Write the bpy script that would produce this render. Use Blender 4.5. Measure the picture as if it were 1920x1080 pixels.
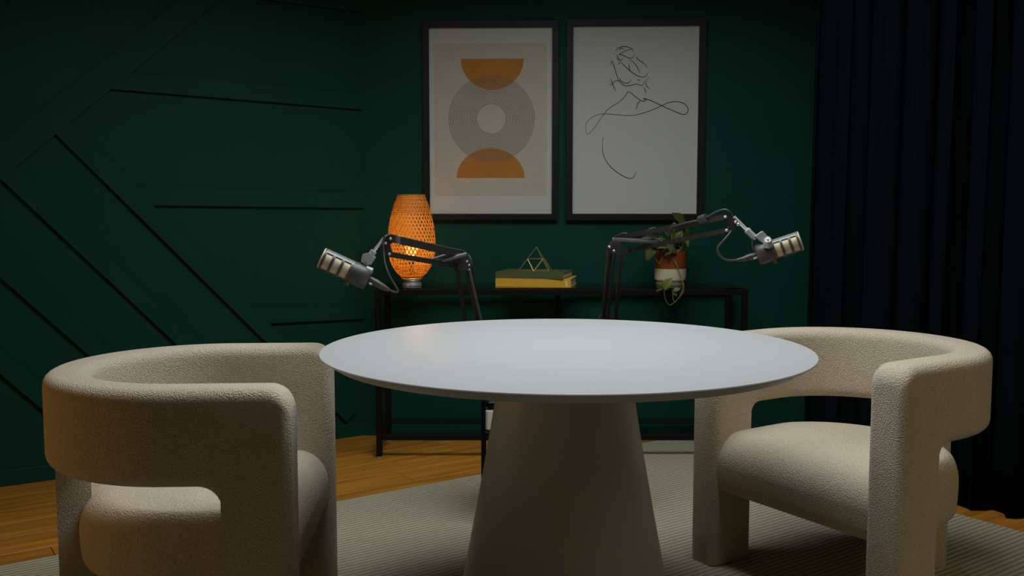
import bpy, bmesh, math, random
from mathutils import Vector, Matrix
random.seed(7)
R = math.radians
for o in list(bpy.data.objects):
    bpy.data.objects.remove(o)
scene = bpy.context.scene
COL = scene.collection

# ------------------------------------------------------------------ camera
F_PX, CAM_H = 1780.0, 1.094
PITCH = math.atan(152 / F_PX)
cd = bpy.data.cameras.new('camera')
cam = bpy.data.objects.new('camera', cd)
COL.objects.link(cam)
cam.location = (0, 0, CAM_H)
cam.rotation_euler = (math.pi / 2 - PITCH, 0, 0)
cd.sensor_width = 36.0
cd.lens = F_PX / 1920 * 36
cd.clip_start = 0.02
scene.camera = cam

# ------------------------------------------------------------------ world, lights, exposure
wd = bpy.data.worlds.new('world')
scene.world = wd
wd.use_nodes = True
bgn = wd.node_tree.nodes['Background']
bgn.inputs[0].default_value = (1.0, 0.53, 0.06, 1)
bgn.inputs[1].default_value = 0.031

vs = scene.view_settings
vs.view_transform = 'Standard'
vs.look = 'None'
vs.gamma = 1
vs.use_curve_mapping = False
vs.exposure = 0.0


def area_light(name, loc, target, size, power, col, size_y=None, spread=180):
    l = bpy.data.lights.new(name, 'AREA')
    l.energy = power
    l.color = col
    l.shape = 'RECTANGLE'
    l.size = size
    l.size_y = size_y or size
    l.spread = R(spread)
    o = bpy.data.objects.new(name, l)
    COL.objects.link(o)
    o.location = loc
    d = Vector(target) - Vector(loc)
    o.rotation_euler = d.to_track_quat('-Z', 'Y').to_euler()
    return o


# softbox hung over the table, warm household lamp off to the left
area_light('softbox_light', (0.18, 2.53, 2.45), (0.18, 2.53, 0), 1.5, 36.0, (0.93, 0.99, 1.03), 1.1, spread=158)
area_light('side_fill_light', (2.3, 1.0, 2.3), (1.45, 2.5, 0.3), 0.8, 1.1, (1.0, 0.84, 0.58), 0.8, spread=60)  # unseen fill added to brighten the right armchair and rug, no real softbox
area_light('warm_room_light', (-2.5, 2.0, 0.95), (-1.0, 2.35, 0.5), 0.5, 3.0, (1.0, 0.52, 0.12))


# ------------------------------------------------------------------ pixel helpers
def ray(x, y):
    u = (x - 960) / F_PX
    v = (540 - y) / F_PX
    return Vector((u, math.cos(PITCH) + v * math.sin(PITCH), -math.sin(PITCH) + v * math.cos(PITCH)))


EYE = Vector((0, 0, CAM_H))


def at(x, y, Y):
    r = ray(x, y)
    return EYE + r * (Y / r.y)


def on_plane(x, y, p0, n):
    r = ray(x, y)
    t = (Vector(p0) - EYE).dot(n) / r.dot(n)
    return EYE + r * t


# ------------------------------------------------------------------ mesh helpers
def smooth_path(pts, n=6, closed=False):
    pts = [Vector(p) for p in pts]
    out = []
    m = len(pts)
    rng = m if closed else m - 1
    for i in range(rng):
        if closed:
            p0, p1, p2, p3 = pts[i - 1], pts[i], pts[(i + 1) % m], pts[(i + 2) % m]
        else:
            p0, p1, p2, p3 = pts[max(i - 1, 0)], pts[i], pts[i + 1], pts[min(i + 2, m - 1)]
        for k in range(n):
            t = k / n
            out.append(0.5 * ((2 * p1) + (-p0 + p2) * t + (2 * p0 - 5 * p1 + 4 * p2 - p3) * t * t + (-p0 + 3 * p1 - 3 * p2 + p3) * t ** 3))
    if not closed:
        out.append(pts[-1])
    return out


class MB:
    def __init__(self):
        self.v = []
        self.f = []

    def add(self, vs, fs):
        b = len(self.v)
        self.v += [tuple(v) for v in vs]
        self.f += [tuple(i + b for i in f) for f in fs]
        return self

    def box(self, a, b, bev=0.0):
        x0, y0, z0 = a
        x1, y1, z1 = b
        if bev <= 0:
            vs = [(x, y, z) for z in (z0, z1) for x, y in ((x0, y0), (x1, y0), (x1, y1), (x0, y1))]
            return self.add(vs, [(3, 2, 1, 0), (4, 5, 6, 7), (0, 1, 5, 4), (1, 2, 6, 5), (2, 3, 7, 6), (3, 0, 4, 7)])
        def ring(i, z):
            return [(x0 + i + bev, y0 + i, z), (x1 - i - bev, y0 + i, z), (x1 - i, y0 + i + bev, z), (x1 - i, y1 - i - bev, z),
                    (x1 - i - bev, y1 - i, z), (x0 + i + bev, y1 - i, z), (x0 + i, y1 - i - bev, z), (x0 + i, y0 + i + bev, z)]
        vs = ring(bev, z0) + ring(0, z0 + bev) + ring(0, z1 - bev) + ring(bev, z1)
        fs = [tuple(range(7, -1, -1)), tuple(range(24, 32))]
        for k in range(3):
            for i in range(8):
                j = (i + 1) % 8
                fs.append((k * 8 + i, k * 8 + j, k * 8 + 8 + j, k * 8 + 8 + i))
        return self.add(vs, fs)

    def bar(self, p, q, w, h, up=(0, 0, 1)):
        p, q = Vector(p), Vector(q)
        d = (q - p).normalized()
        s = d.cross(Vector(up))
        if s.length < 1e-4:
            s = d.cross(Vector((0, 1, 0)))
        s.normalize()
        u = s.cross(d)
        s *= w / 2
        u *= h / 2
        vs = [c + a + b for c in (p, q) for a, b in ((-s, -u), (s, -u), (s, u), (-s, u))]
        return self.add(vs, [(0, 1, 2, 3), (7, 6, 5, 4), (1, 0, 4, 5), (2, 1, 5, 6), (3, 2, 6, 7), (0, 3, 7, 4)])

    def tube(self, pts, r, n=8, caps=True):
        pts = [Vector(p) for p in pts]
        rs = r if isinstance(r, (list, tuple)) else [r] * len(pts)
        vs, fs = [], []
        prev = None
        for i, p in enumerate(pts):
            t = (pts[min(i + 1, len(pts) - 1)] - pts[max(i - 1, 0)])
            t = t.normalized() if t.length > 1e-9 else Vector((0, 0, 1))
            if prev is None:
                a = t.orthogonal().normalized()
            else:
                a = prev - t * prev.dot(t)
                a = a.normalized() if a.length > 1e-6 else t.orthogonal().normalized()
            prev = a
            b = t.cross(a)
            for k in range(n):
                c = 2 * math.pi * k / n
                vs.append(p + (a * math.cos(c) + b * math.sin(c)) * rs[i])
        for i in range(len(pts) - 1):
            for k in range(n):
                j = (k + 1) % n
                fs.append((i * n + k, i * n + j, i * n + n + j, i * n + n + k))
        if caps:
            fs.append(tuple(range(n - 1, -1, -1)))
            fs.append(tuple(range((len(pts) - 1) * n, len(pts) * n)))
        return self.add(vs, fs)

    def lathe(self, prof, n=48, cx=0, cy=0, closed=False):
        vs, fs = [], []
        m = len(prof)
        for r, z in prof:
            for k in range(n):
                a = 2 * math.pi * k / n
                vs.append((cx + r * math.cos(a), cy + r * math.sin(a), z))
        for i in range(m if closed else m - 1):
            i2 = (i + 1) % m
            for k in range(n):
                j = (k + 1) % n
                fs.append((i * n + k, i * n + j, i2 * n + j, i2 * n + k))
        if not closed:
            fs.append(tuple(range(n - 1, -1, -1)))
            fs.append(tuple(range((m - 1) * n, m * n)))
        return self.add(vs, fs)

    def prism(self, poly, z0, z1):
        n = len(poly)
        vs = [(x, y, z0) for x, y in poly] + [(x, y, z1) for x, y in poly]
        fs = [tuple(range(n - 1, -1, -1)), tuple(range(n, 2 * n))]
        fs += [(i, (i + 1) % n, n + (i + 1) % n, n + i) for i in range(n)]
        return self.add(vs, fs)

    def xf(self, M):
        self.v = [tuple(M @ Vector(v)) for v in self.v]
        return self

    def build(self, name, mat, parent=None, smooth=None, kind=None):
        me = bpy.data.meshes.new(name)
        me.from_pydata(self.v, [], self.f)
        me.validate()
        bm = bmesh.new()
        bm.from_mesh(me)
        bmesh.ops.recalc_face_normals(bm, faces=bm.faces)
        bm.to_mesh(me)
        bm.free()
        me.materials.append(mat)
        if smooth:
            for p in me.polygons:
                p.use_smooth = True
            me.set_sharp_from_angle(angle=R(smooth))
        o = bpy.data.objects.new(name, me)
        COL.objects.link(o)
        if parent:
            o.parent = parent
        if kind:
            o['kind'] = kind
        return o


def tag(o, label, cat, group=None):
    o['label'] = label
    o['category'] = cat
    if group:
        o['group'] = group
    return o


def empty(name, loc=(0, 0, 0), rz=0, label=None, cat=None, group=None):
    o = bpy.data.objects.new(name, None)
    o.empty_display_size = 0.05
    COL.objects.link(o)
    o.location = loc
    o.rotation_euler = (0, 0, rz)
    if label:
        tag(o, label, cat, group)
    return o


def share(o, parent, M=None, name=None):
    c = o.copy()
    COL.objects.link(c)
    c.parent = parent
    if M is not None:
        c.matrix_local = M
    return c


# ------------------------------------------------------------------ materials
def mat(name, col, rough=0.6, metal=0.0, noise=None, bump=None, spec=None, coat=0, sheen=0, stretch=None, coords='Object'):
    """noise = (scale, amount) multiplies value; bump = (scale, strength, distance)"""
    m = bpy.data.materials.new(name)
    m.use_nodes = True
    nt = m.node_tree
    b = nt.nodes['Principled BSDF']
    b.inputs['Base Color'].default_value = (*col, 1)
    b.inputs['Roughness'].default_value = rough
    b.inputs['Metallic'].default_value = metal
    if spec is not None:
        b.inputs['Specular IOR Level'].default_value = spec
    if coat:
        b.inputs['Coat Weight'].default_value = coat
    if sheen:
        b.inputs['Sheen Weight'].default_value = sheen
        b.inputs['Sheen Roughness'].default_value = 0.5
    tc = nt.nodes.new('ShaderNodeTexCoord')
    src = tc.outputs[coords]
    if stretch:
        mp = nt.nodes.new('ShaderNodeMapping')
        mp.inputs['Scale'].default_value = stretch
        nt.links.new(src, mp.inputs[0])
        src = mp.outputs[0]
    if noise:
        n = nt.nodes.new('ShaderNodeTexNoise')
        n.inputs['Scale'].default_value = noise[0]
        n.inputs['Detail'].default_value = 4
        nt.links.new(src, n.inputs['Vector'])
        mr = nt.nodes.new('ShaderNodeMapRange')
        mr.inputs['From Min'].default_value = 0.25
        mr.inputs['From Max'].default_value = 0.75
        mr.inputs['To Min'].default_value = 1 - noise[1]
        mr.inputs['To Max'].default_value = 1 + noise[1]
        nt.links.new(n.outputs['Fac'], mr.inputs['Value'])
        vm = nt.nodes.new('ShaderNodeVectorMath')
        vm.operation = 'SCALE'
        vm.inputs[0].default_value = col
        nt.links.new(mr.outputs[0], vm.inputs['Scale'])
        nt.links.new(vm.outputs[0], b.inputs['Base Color'])
    if bump:
        n2 = nt.nodes.new('ShaderNodeTexNoise')
        n2.inputs['Scale'].default_value = bump[0]
        n2.inputs['Detail'].default_value = 2
        nt.links.new(src, n2.inputs['Vector'])
        bp = nt.nodes.new('ShaderNodeBump')
        bp.inputs['Strength'].default_value = bump[1]
        bp.inputs['Distance'].default_value = bump[2]
        nt.links.new(n2.outputs['Fac'], bp.inputs['Height'])
        nt.links.new(bp.outputs[0], b.inputs['Normal'])
    return m


M = {}
M['wall'] = mat('green_paint', (0.0038, 0.046, 0.0310), 0.6, noise=(3, 0.06), bump=(90, 0.12, 0.002), spec=0.12)
M['ceiling'] = mat('ceiling_paint', (0.05, 0.06, 0.055), 0.8, noise=(4, 0.05))
M['table'] = mat('white_lacquer', (0.48, 0.485, 0.475), 0.42, noise=(5, 0.015), spec=0.4)
M['boucle'] = mat('cream_boucle', (0.58, 0.495, 0.37), 0.95, noise=(260, 0.2), bump=(280, 0.9, 0.0045), spec=0.05, sheen=0.08)
M['black_metal'] = mat('black_powder_coat', (0.0045, 0.0042, 0.004), 0.5, noise=(60, 0.1), spec=0.2)
M['arm_metal'] = mat('matte_black_arm', (0.022, 0.021, 0.020), 0.4, noise=(60, 0.1))
M['chrome'] = mat('brushed_steel', (0.62, 0.62, 0.60), 0.38, 0.75, noise=(80, 0.05))
M['rod'] = mat('polished_rod', (0.85, 0.87, 0.90), 0.28, 0.6, noise=(80, 0.03))
M['grey_metal'] = mat('dark_grey_metal', (0.16, 0.16, 0.155), 0.42, 0.3, noise=(60, 0.06))
M['mic_body'] = mat('charcoal_mic_body', (0.055, 0.052, 0.048), 0.45, 0.2, noise=(80, 0.08))
M['swivel'] = mat('light_grey_cast_metal', (0.36, 0.365, 0.355), 0.45, 0.2, noise=(60, 0.05))
M['mic_mesh'] = mat('tan_wire_mesh', (0.56, 0.475, 0.31), 0.5, 0.25, noise=(900, 0.35), bump=(900, 0.6, 0.001))
M['rubber'] = mat('black_rubber_cable', (0.045, 0.044, 0.042), 0.5, noise=(40, 0.1))
M['frame_black'] = mat('black_frame', (0.008, 0.0065, 0.005), 0.5, spec=0.25, noise=(20, 0.1), stretch=(1, 1, 0.1))
M['paper'] = mat('white_paper', (0.565, 0.58, 0.535), 0.8, noise=(8, 0.01))
M['beige'] = mat('beige_print', (0.53, 0.49, 0.40), 0.8, noise=(30, 0.03))
M['ochre'] = mat('ochre_print', (0.50, 0.20, 0.028), 0.8, noise=(6, 0.10))
M['ink'] = mat('dark_ink', (0.02, 0.02, 0.018), 0.8, noise=(40, 0.1))
M['fine_ink'] = mat('fine_line_ink', (0.16, 0.15, 0.11), 0.8, noise=(40, 0.1))
M['curtain'] = mat('navy_velvet', (0.0016, 0.0042, 0.0056), 0.95, noise=(30, 0.25), bump=(200, 0.3, 0.002), spec=0.05, stretch=(1, 1, 0.15))
M['yellow'] = mat('yellow_cloth_cover', (0.66, 0.36, 0.02), 0.6, noise=(60, 0.06))
M['green_cloth'] = mat('olive_cloth_cover', (0.075, 0.095, 0.028), 0.6, noise=(60, 0.08))
M['pages'] = mat('page_edges', (0.55, 0.52, 0.46), 0.8, noise=(50, 0.2), stretch=(1, 1, 40))
M['label_white'] = mat('white_print', (0.7, 0.68, 0.6), 0.7, noise=(40, 0.05))
M['brass'] = mat('brass_wire', (0.62, 0.47, 0.22), 0.35, 0.8, noise=(60, 0.05))
M['terracotta'] = mat('terracotta_glaze', (0.21, 0.046, 0.006), 0.55, noise=(18, 0.2))
M['cream_glaze'] = mat('cream_glaze', (0.56, 0.50, 0.36), 0.5, noise=(20, 0.06))
M['saucer'] = mat('olive_glaze', (0.20, 0.18, 0.10), 0.5, noise=(20, 0.1))
M['leaf'] = mat('pothos_leaf', (0.045, 0.062, 0.007), 0.5, noise=(25, 0.35))
M['leaf_light'] = mat('pothos_leaf_young', (0.095, 0.130, 0.012), 0.5, noise=(25, 0.3))
M['stem'] = mat('pothos_stem', (0.17, 0.16, 0.03), 0.5, noise=(30, 0.15))
M['soil'] = mat('potting_soil', (0.02, 0.014, 0.009), 0.95, noise=(60, 0.4))
M['box_cream'] = mat('cream_canvas', (0.75, 0.70, 0.60), 0.9, noise=(90, 0.15), stretch=(4, 4, 0.4))
M['foot'] = mat('grey_plastic_foot', (0.25, 0.25, 0.24), 0.5, noise=(30, 0.05))


def glass_mat(name, tint, gloss):
    m = bpy.data.materials.new(name)
    m.use_nodes = True
    nt = m.node_tree
    nt.nodes.remove(nt.nodes['Principled BSDF'])
    tr = nt.nodes.new('ShaderNodeBsdfTransparent')
    tr.inputs[0].default_value = (*tint, 1)
    gl = nt.nodes.new('ShaderNodeBsdfGlossy')
    gl.inputs['Roughness'].default_value = 0.03
    fr = nt.nodes.new('ShaderNodeFresnel')
    fr.inputs[0].default_value = gloss
    mx = nt.nodes.new('ShaderNodeMixShader')
    ge = nt.nodes.new('ShaderNodeNewGeometry')
    iv = nt.nodes.new('ShaderNodeMath')
    iv.operation = 'SUBTRACT'
    iv.inputs[0].default_value = 1.0
    nt.links.new(ge.outputs['Backfacing'], iv.inputs[1])
    ml = nt.nodes.new('ShaderNodeMath')
    ml.operation = 'MULTIPLY'
    nt.links.new(fr.outputs[0], ml.inputs[0])
    nt.links.new(iv.outputs[0], ml.inputs[1])
    nt.links.new(ml.outputs[0], mx.inputs[0])
    nt.links.new(tr.outputs[0], mx.inputs[1])
    nt.links.new(gl.outputs[0], mx.inputs[2])
    nt.links.new(mx.outputs[0], nt.nodes['Material Output'].inputs[0])
    return m


M['glass'] = glass_mat('shelf_glass', (0.94, 0.975, 0.955), 1.35)
M['pane'] = glass_mat('picture_glazing', (0.97, 0.97, 0.97), 1.10)


def weave_mat():
    m = bpy.data.materials.new('bamboo_strip')
    m.use_nodes = True
    nt = m.node_tree
    b = nt.nodes['Principled BSDF']
    b.inputs['Base Color'].default_value = (0.62, 0.30, 0.05, 1)
    b.inputs['Roughness'].default_value = 0.55
    tr = nt.nodes.new('ShaderNodeBsdfTranslucent')
    tr.inputs[0].default_value = (0.85, 0.385, 0.055, 1)
    n = nt.nodes.new('ShaderNodeTexNoise')
    n.inputs['Scale'].default_value = 90
    tc = nt.nodes.new('ShaderNodeTexCoord')
    nt.links.new(tc.outputs['Object'], n.inputs['Vector'])
    mr = nt.nodes.new('ShaderNodeMapRange')
    mr.inputs['To Min'].default_value = 0.25
    mr.inputs['To Max'].default_value = 0.55
    nt.links.new(n.outputs['Fac'], mr.inputs['Value'])
    mx = nt.nodes.new('ShaderNodeMixShader')
    nt.links.new(mr.outputs[0], mx.inputs[0])
    nt.links.new(b.outputs[0], mx.inputs[1])
    nt.links.new(tr.outputs[0], mx.inputs[2])
    nt.links.new(mx.outputs[0], nt.nodes['Material Output'].inputs[0])
    return m


M['bamboo'] = weave_mat()


def emit_mat(name, col, s):
    m = bpy.data.materials.new(name)
    m.use_nodes = True
    b = m.node_tree.nodes['Principled BSDF']
    b.inputs['Base Color'].default_value = (*col, 1)
    b.inputs['Emission Color'].default_value = (*col, 1)
    b.inputs['Emission Strength'].default_value = s
    return m


M['bulb'] = emit_mat('warm_bulb', (1.0, 0.50, 0.14), 1.6)


def wood_mat():
    m = bpy.data.materials.new('oak_plank')
    m.use_nodes = True
    nt = m.node_tree
    b = nt.nodes['Principled BSDF']
    b.inputs['Roughness'].default_value = 0.42
    tc = nt.nodes.new('ShaderNodeTexCoord')
    oi = nt.nodes.new('ShaderNodeObjectInfo')
    ad = nt.nodes.new('ShaderNodeVectorMath')
    ad.operation = 'ADD'
    sc = nt.nodes.new('ShaderNodeMath')
    sc.operation = 'MULTIPLY'
    sc.inputs[1].default_value = 37.0
    nt.links.new(oi.outputs['Random'], sc.inputs[0])
    nt.links.new(tc.outputs['Object'], ad.inputs[0])
    nt.links.new(sc.outputs[0], ad.inputs[1])
    mp = nt.nodes.new('ShaderNodeMapping')
    mp.inputs['Scale'].default_value = (1.3, 16, 16)
    nt.links.new(ad.outputs[0], mp.inputs[0])
    n = nt.nodes.new('ShaderNodeTexNoise')
    n.inputs['Scale'].default_value = 1.6
    n.inputs['Detail'].default_value = 6
    n.inputs['Distortion'].default_value = 0.6
    nt.links.new(mp.outputs[0], n.inputs['Vector'])
    cr = nt.nodes.new('ShaderNodeValToRGB')
    cr.color_ramp.elements[0].position = 0.3
    cr.color_ramp.elements[0].color = (0.33, 0.122, 0.012, 1)
    cr.color_ramp.elements[1].position = 0.7
    cr.color_ramp.elements[1].color = (0.56, 0.245, 0.028, 1)
    nt.links.new(n.outputs['Fac'], cr.inputs[0])
    mr = nt.nodes.new('ShaderNodeMapRange')
    mr.inputs['To Min'].default_value = 0.82
    mr.inputs['To Max'].default_value = 1.15
    nt.links.new(oi.outputs['Random'], mr.inputs['Value'])
    vm = nt.nodes.new('ShaderNodeVectorMath')
    vm.operation = 'SCALE'
    nt.links.new(cr.outputs[0], vm.inputs[0])
    nt.links.new(mr.outputs[0], vm.inputs['Scale'])
    nt.links.new(vm.outputs[0], b.inputs['Base Color'])
    return m


M['wood'] = wood_mat()
M['subfloor'] = mat('dark_floor_gap', (0.05, 0.022, 0.006), 0.8, noise=(10, 0.1))


def rug_mat():
    m = bpy.data.materials.new('ribbed_wool')
    m.use_nodes = True
    nt = m.node_tree
    b = nt.nodes['Principled BSDF']
    b.inputs['Roughness'].default_value = 0.95
    b.inputs['Specular IOR Level'].default_value = 0.1
    tc = nt.nodes.new('ShaderNodeTexCoord')
    w = nt.nodes.new('ShaderNodeTexWave')
    w.wave_type = 'BANDS'
    w.bands_direction = 'Y'
    w.inputs['Scale'].default_value = 15.0
    w.inputs['Distortion'].default_value = 0.8
    w.inputs['Detail'].default_value = 2
    w.inputs['Detail Scale'].default_value = 3
    nt.links.new(tc.outputs['Object'], w.inputs['Vector'])
    n = nt.nodes.new('ShaderNodeTexNoise')
    n.inputs['Scale'].default_value = 120
    nt.links.new(tc.outputs['Object'], n.inputs['Vector'])
    mx = nt.nodes.new('ShaderNodeMath')
    mx.operation = 'MULTIPLY_ADD'
    mx.inputs[1].default_value = 0.5
    nt.links.new(n.outputs['Fac'], mx.inputs[0])
    nt.links.new(w.outputs['Fac'], mx.inputs[2])
    cr = nt.nodes.new('ShaderNodeValToRGB')
    cr.color_ramp.elements[0].position = 0.2
    cr.color_ramp.elements[0].color = (0.25, 0.225, 0.155, 1)
    cr.color_ramp.elements[1].position = 1.0
    cr.color_ramp.elements[1].color = (0.46, 0.415, 0.295, 1)
    nt.links.new(mx.outputs[0], cr.inputs[0])
    nt.links.new(cr.outputs[0], b.inputs['Base Color'])
    bp = nt.nodes.new('ShaderNodeBump')
    bp.inputs['Strength'].default_value = 0.5
    bp.inputs['Distance'].default_value = 0.006
    nt.links.new(mx.outputs[0], bp.inputs['Height'])
    nt.links.new(bp.outputs[0], b.inputs['Normal'])
    return m


M['rug'] = rug_mat()


# ------------------------------------------------------------------ the setting
CEIL = 2.85
CORNER = Vector((-0.72, 4.50, 0))
LDIR = Vector((-math.cos(R(33.3)), -math.sin(R(33.3)), 0))      # along the left wall, away from the corner
LNRM = Vector((math.sin(R(33.3)), -math.cos(R(33.3)), 0))       # into the room
BDIR = Vector((math.cos(R(-2)), math.sin(R(-2)), 0))            # along the back wall to the right
BNRM = Vector((BDIR.y, -BDIR.x, 0))


def struct(o):
    o['kind'] = 'structure'
    return o


def wall_mat4(origin, d, n):
    m = Matrix.Identity(4)
    for i in range(3):
        m[i][0] = d[i]
        m[i][1] = n[i]
        m[i][2] = (0, 0, 1)[i]
        m[i][3] = origin[i]
    return m


# floor with boards
FLOOR_RZ = R(33.8)
fl = struct(MB().box((-4.6, -0.6, -0.06), (4.6, 5.2, -0.016)).build('floor', M['subfloor']))
pl_w, pl_l = 0.165, 1.55
plank_src = None
cnt = 0
c0, s0 = math.cos(FLOOR_RZ), math.sin(FLOOR_RZ)
for j in range(-40, 41):
    off = random.uniform(0, pl_l)
    for i in range(-6, 7):
        lx, ly = i * pl_l + off, j * pl_w
        x, y = lx * c0 - ly * s0, lx * s0 + ly * c0 + 2.5
        if not (0.6 < y < 5.1 and -3.6 < x < 3.4):
            continue
        # keep boards that lie in the room, in front of the walls
        pt = Vector((x, y, 0))
        if (pt - CORNER).dot(LNRM) < -0.35 or (pt - CORNER).dot(BNRM) < -0.35:
            continue
        if y < 1.4 and abs(x) < 1.2:
            pass
        if plank_src is None:
            plank_src = MB().box((-pl_l / 2 + 0.0012, -pl_w / 2 + 0.0012, -0.016), (pl_l / 2 - 0.0012, pl_w / 2 - 0.0012, 0.0), 0.0012).build('plank', M['wood'], fl)
            o = plank_src
        else:
            o = share(plank_src, fl)
        o.location = (x, y, 0)
        o.rotation_euler = (0, 0, FLOOR_RZ)
        cnt += 1

MW = wall_mat4(CORNER, LDIR, LNRM)
wl = struct(MB().box((-0.0, -0.1, 0), (4.2, 0, CEIL)).xf(MW).build('wall_left', M['wall']))
MWB = wall_mat4(CORNER, BDIR, BNRM)
wb = struct(MB().box((-0.06, -0.1, 0), (3.6, 0, CEIL)).xf(MWB).build('wall_back', M['wall']))
wr = struct(MB().box((2.84, 1.6, 0), (2.94, 4.6, CEIL)).build('wall_right', M['wall']))
struct(MB().box((-4.6, -0.6, CEIL), (4.6, 5.2, CEIL + 0.08)).build('ceiling', M['ceiling']))


# battens on the left wall; each is given by its shadowed edge, traced on the wall plane
def onwall(x, y):
    p = on_plane(x, y, CORNER, LNRM) - CORNER
    return Vector((p.dot(LDIR), p.z))


BT, BW = 0.017, 0.072


def batten(p0, p1, side, w=BW, ext0=0.0, ext1=0.0, th=BT, slant=0.0):
    a, b = onwall(*p0), onwall(*p1)
    d = (b - a).normalized()
    a = a - d * ext0
    b = b + d * ext1
    n = Vector((-d.y, d.x)) * side * w
    poly = [a, b, b + n, a + n - d * slant]
    mb = MB()
    e = 0.002
    mb.add([(p.x, 0.0, p.y) for p in poly] + [(p.x, th, p.y) for p in poly],
           [(0, 1, 2, 3), (4, 5, 6, 7), (0, 1, 5, 4), (1, 2, 6, 5), (2, 3, 7, 6), (3, 0, 4, 7)])
    return mb.xf(MW).build('batten', M['wall'], wl)


# s grows towards picture left; side picks the edge away from the shadow line
batten((0, 268), (310, 20), 1, 0.10, 1.6, 1.02)
batten((95, 243), (647, 790), -1, ext0=0.05, th=BT - 0.0005)
def to_band(p0, p1):
    """how far a batten must run back from p0 to end under the wide diagonal band"""
    a0, a1 = onwall(0, 268), onwall(310, 20)
    e = (a1 - a0).normalized()
    nn = Vector((-e.y, e.x))
    q0, q1 = onwall(*p0), onwall(*p1)
    d = (q1 - q0).normalized()
    return (q0 - a0 - nn * 0.055).dot(nn) / d.dot(nn)


for p0, p1, e1 in (((0, 335), (330, 645), 0.30), ((0, 520), (165, 665), 0.28), ((0, 700), (85, 772), 0.15)):
    batten(p0, p1, -1, ext0=to_band(p0, p1), ext1=e1, th=BT - 0.0005)
batten((187, 166), (680, 206), -1, ext0=0.03, th=BT - 0.001)
batten((283, 385), (680, 390), -1, ext0=0.03, th=BT - 0.001, slant=0.065)
batten((497, 606), (680, 597), -1, ext0=0.03, th=BT - 0.001, slant=0.065)
batten((420, -10), (680, 24), -1, ext0=0.3, th=BT - 0.001)

bbm = MB().box((0.0, 0, 0), (4.2, 0.014, 0.062), 0.002).xf(MW)
struct(bbm.build('baseboard_left', M['wall']))
struct(MB().box((0.0, 0, 0), (3.5, 0.014, 0.062), 0.002).xf(MWB).build('baseboard_back', M['wall']))

# curtain: folded cloth hung from the ceiling along a slanted line
cv = MB()
c_a, c_dir = Vector((1.165, 3.69, 0)), Vector((math.cos(R(-33.3)), math.sin(R(-33.3)), 0))
c_n = Vector((c_dir.y, -c_dir.x, 0))
L_c, NS, NZ = 1.85, 260, 14
for side in (0, 1):
    pass
vs, fs = [], []
ph = [random.uniform(-0.6, 0.6) for _ in range(40)]
for iz in range(NZ + 1):
    tz = iz / NZ
    z = 0.006 + (CEIL - 0.012) * tz
    for i in range(NS + 1):
        s = L_c * i / NS
        k = s / 0.118
        a = 0.030 * (1.1 - 0.35 * tz)
        w = a * math.sin(2 * math.pi * k + 0.5 * math.sin(1.7 * k) + 0.25 * math.sin(3 * tz + k)) + 0.012 * math.sin(2.1 * k + 1.3 * tz)
        sw = 0.012 * math.sin(4 * math.pi * k + 0.7)
        p = c_a + c_dir * (s + sw - 0.02 * (1 - tz)) + c_n * w
        vs.append((p.x, p.y, z))
for iz in range(NZ):
    for i in range(NS):
        q = iz * (NS + 1) + i
        fs.append((q, q + 1, q + NS + 2, q + NS + 1))
cu = MB().add(vs, fs).build('curtain', M['curtain'], smooth=80)
tag(cu, 'dark navy floor length curtain hanging in folds behind the right armchair', 'curtain')
so = cu.modifiers.new('thickness', 'SOLIDIFY')
so.thickness = 0.004

# rug
RUG_RZ = R(34.8)
rug_c = Vector((0.79, 4.44, 0))
ax = Vector((math.cos(RUG_RZ), math.sin(RUG_RZ), 0))
ay = Vector((-ax.y, ax.x, 0))
rl, rw = 3.6, 2.9
rc = rug_c - ax * (rl / 2) - ay * (rw / 2)
rug = MB().box((-rl / 2, -rw / 2, 0.0), (rl / 2, rw / 2, 0.007), 0.002).build('rug', M['rug'])
rug.location = (rc.x, rc.y, 0.0003)
rug.rotation_euler = (0, 0, RUG_RZ)
tag(rug, 'large grey beige ribbed flatweave rug under the round table', 'rug')
RZ0 = 0.0073

# ------------------------------------------------------------------ round table
TC = Vector((0.131, 2.32, RZ0))
tb = empty('round_table', TC, 0, 'white round dining table with a flared conical pedestal', 'table')
TR, TZ = 0.596, 0.75 - RZ0
MB().lathe([(0.001, TZ - 0.026), (TR - 0.05, TZ - 0.026), (TR - 0.032, TZ - 0.0235), (TR - 0.004, TZ - 0.006), (TR - 0.001, TZ - 0.004), (TR, TZ - 0.0025), (TR - 0.0012, TZ - 0.0005), (TR - 0.003, TZ), (0.001, TZ)], 160).build('tabletop', M['table'], tb, smooth=35)
prof = []
for i in range(25):
    t = i / 24
    z = 0.004 + (TZ - 0.030) * t
    r = 0.158 + (0.285 - 0.158) * (1 - t) ** 1.12
    prof.append((r, z))
prof = [(0.270, 0.0)] + prof
MB().lathe(prof, 96).build('pedestal', M['table'], tb, smooth=40)


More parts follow.
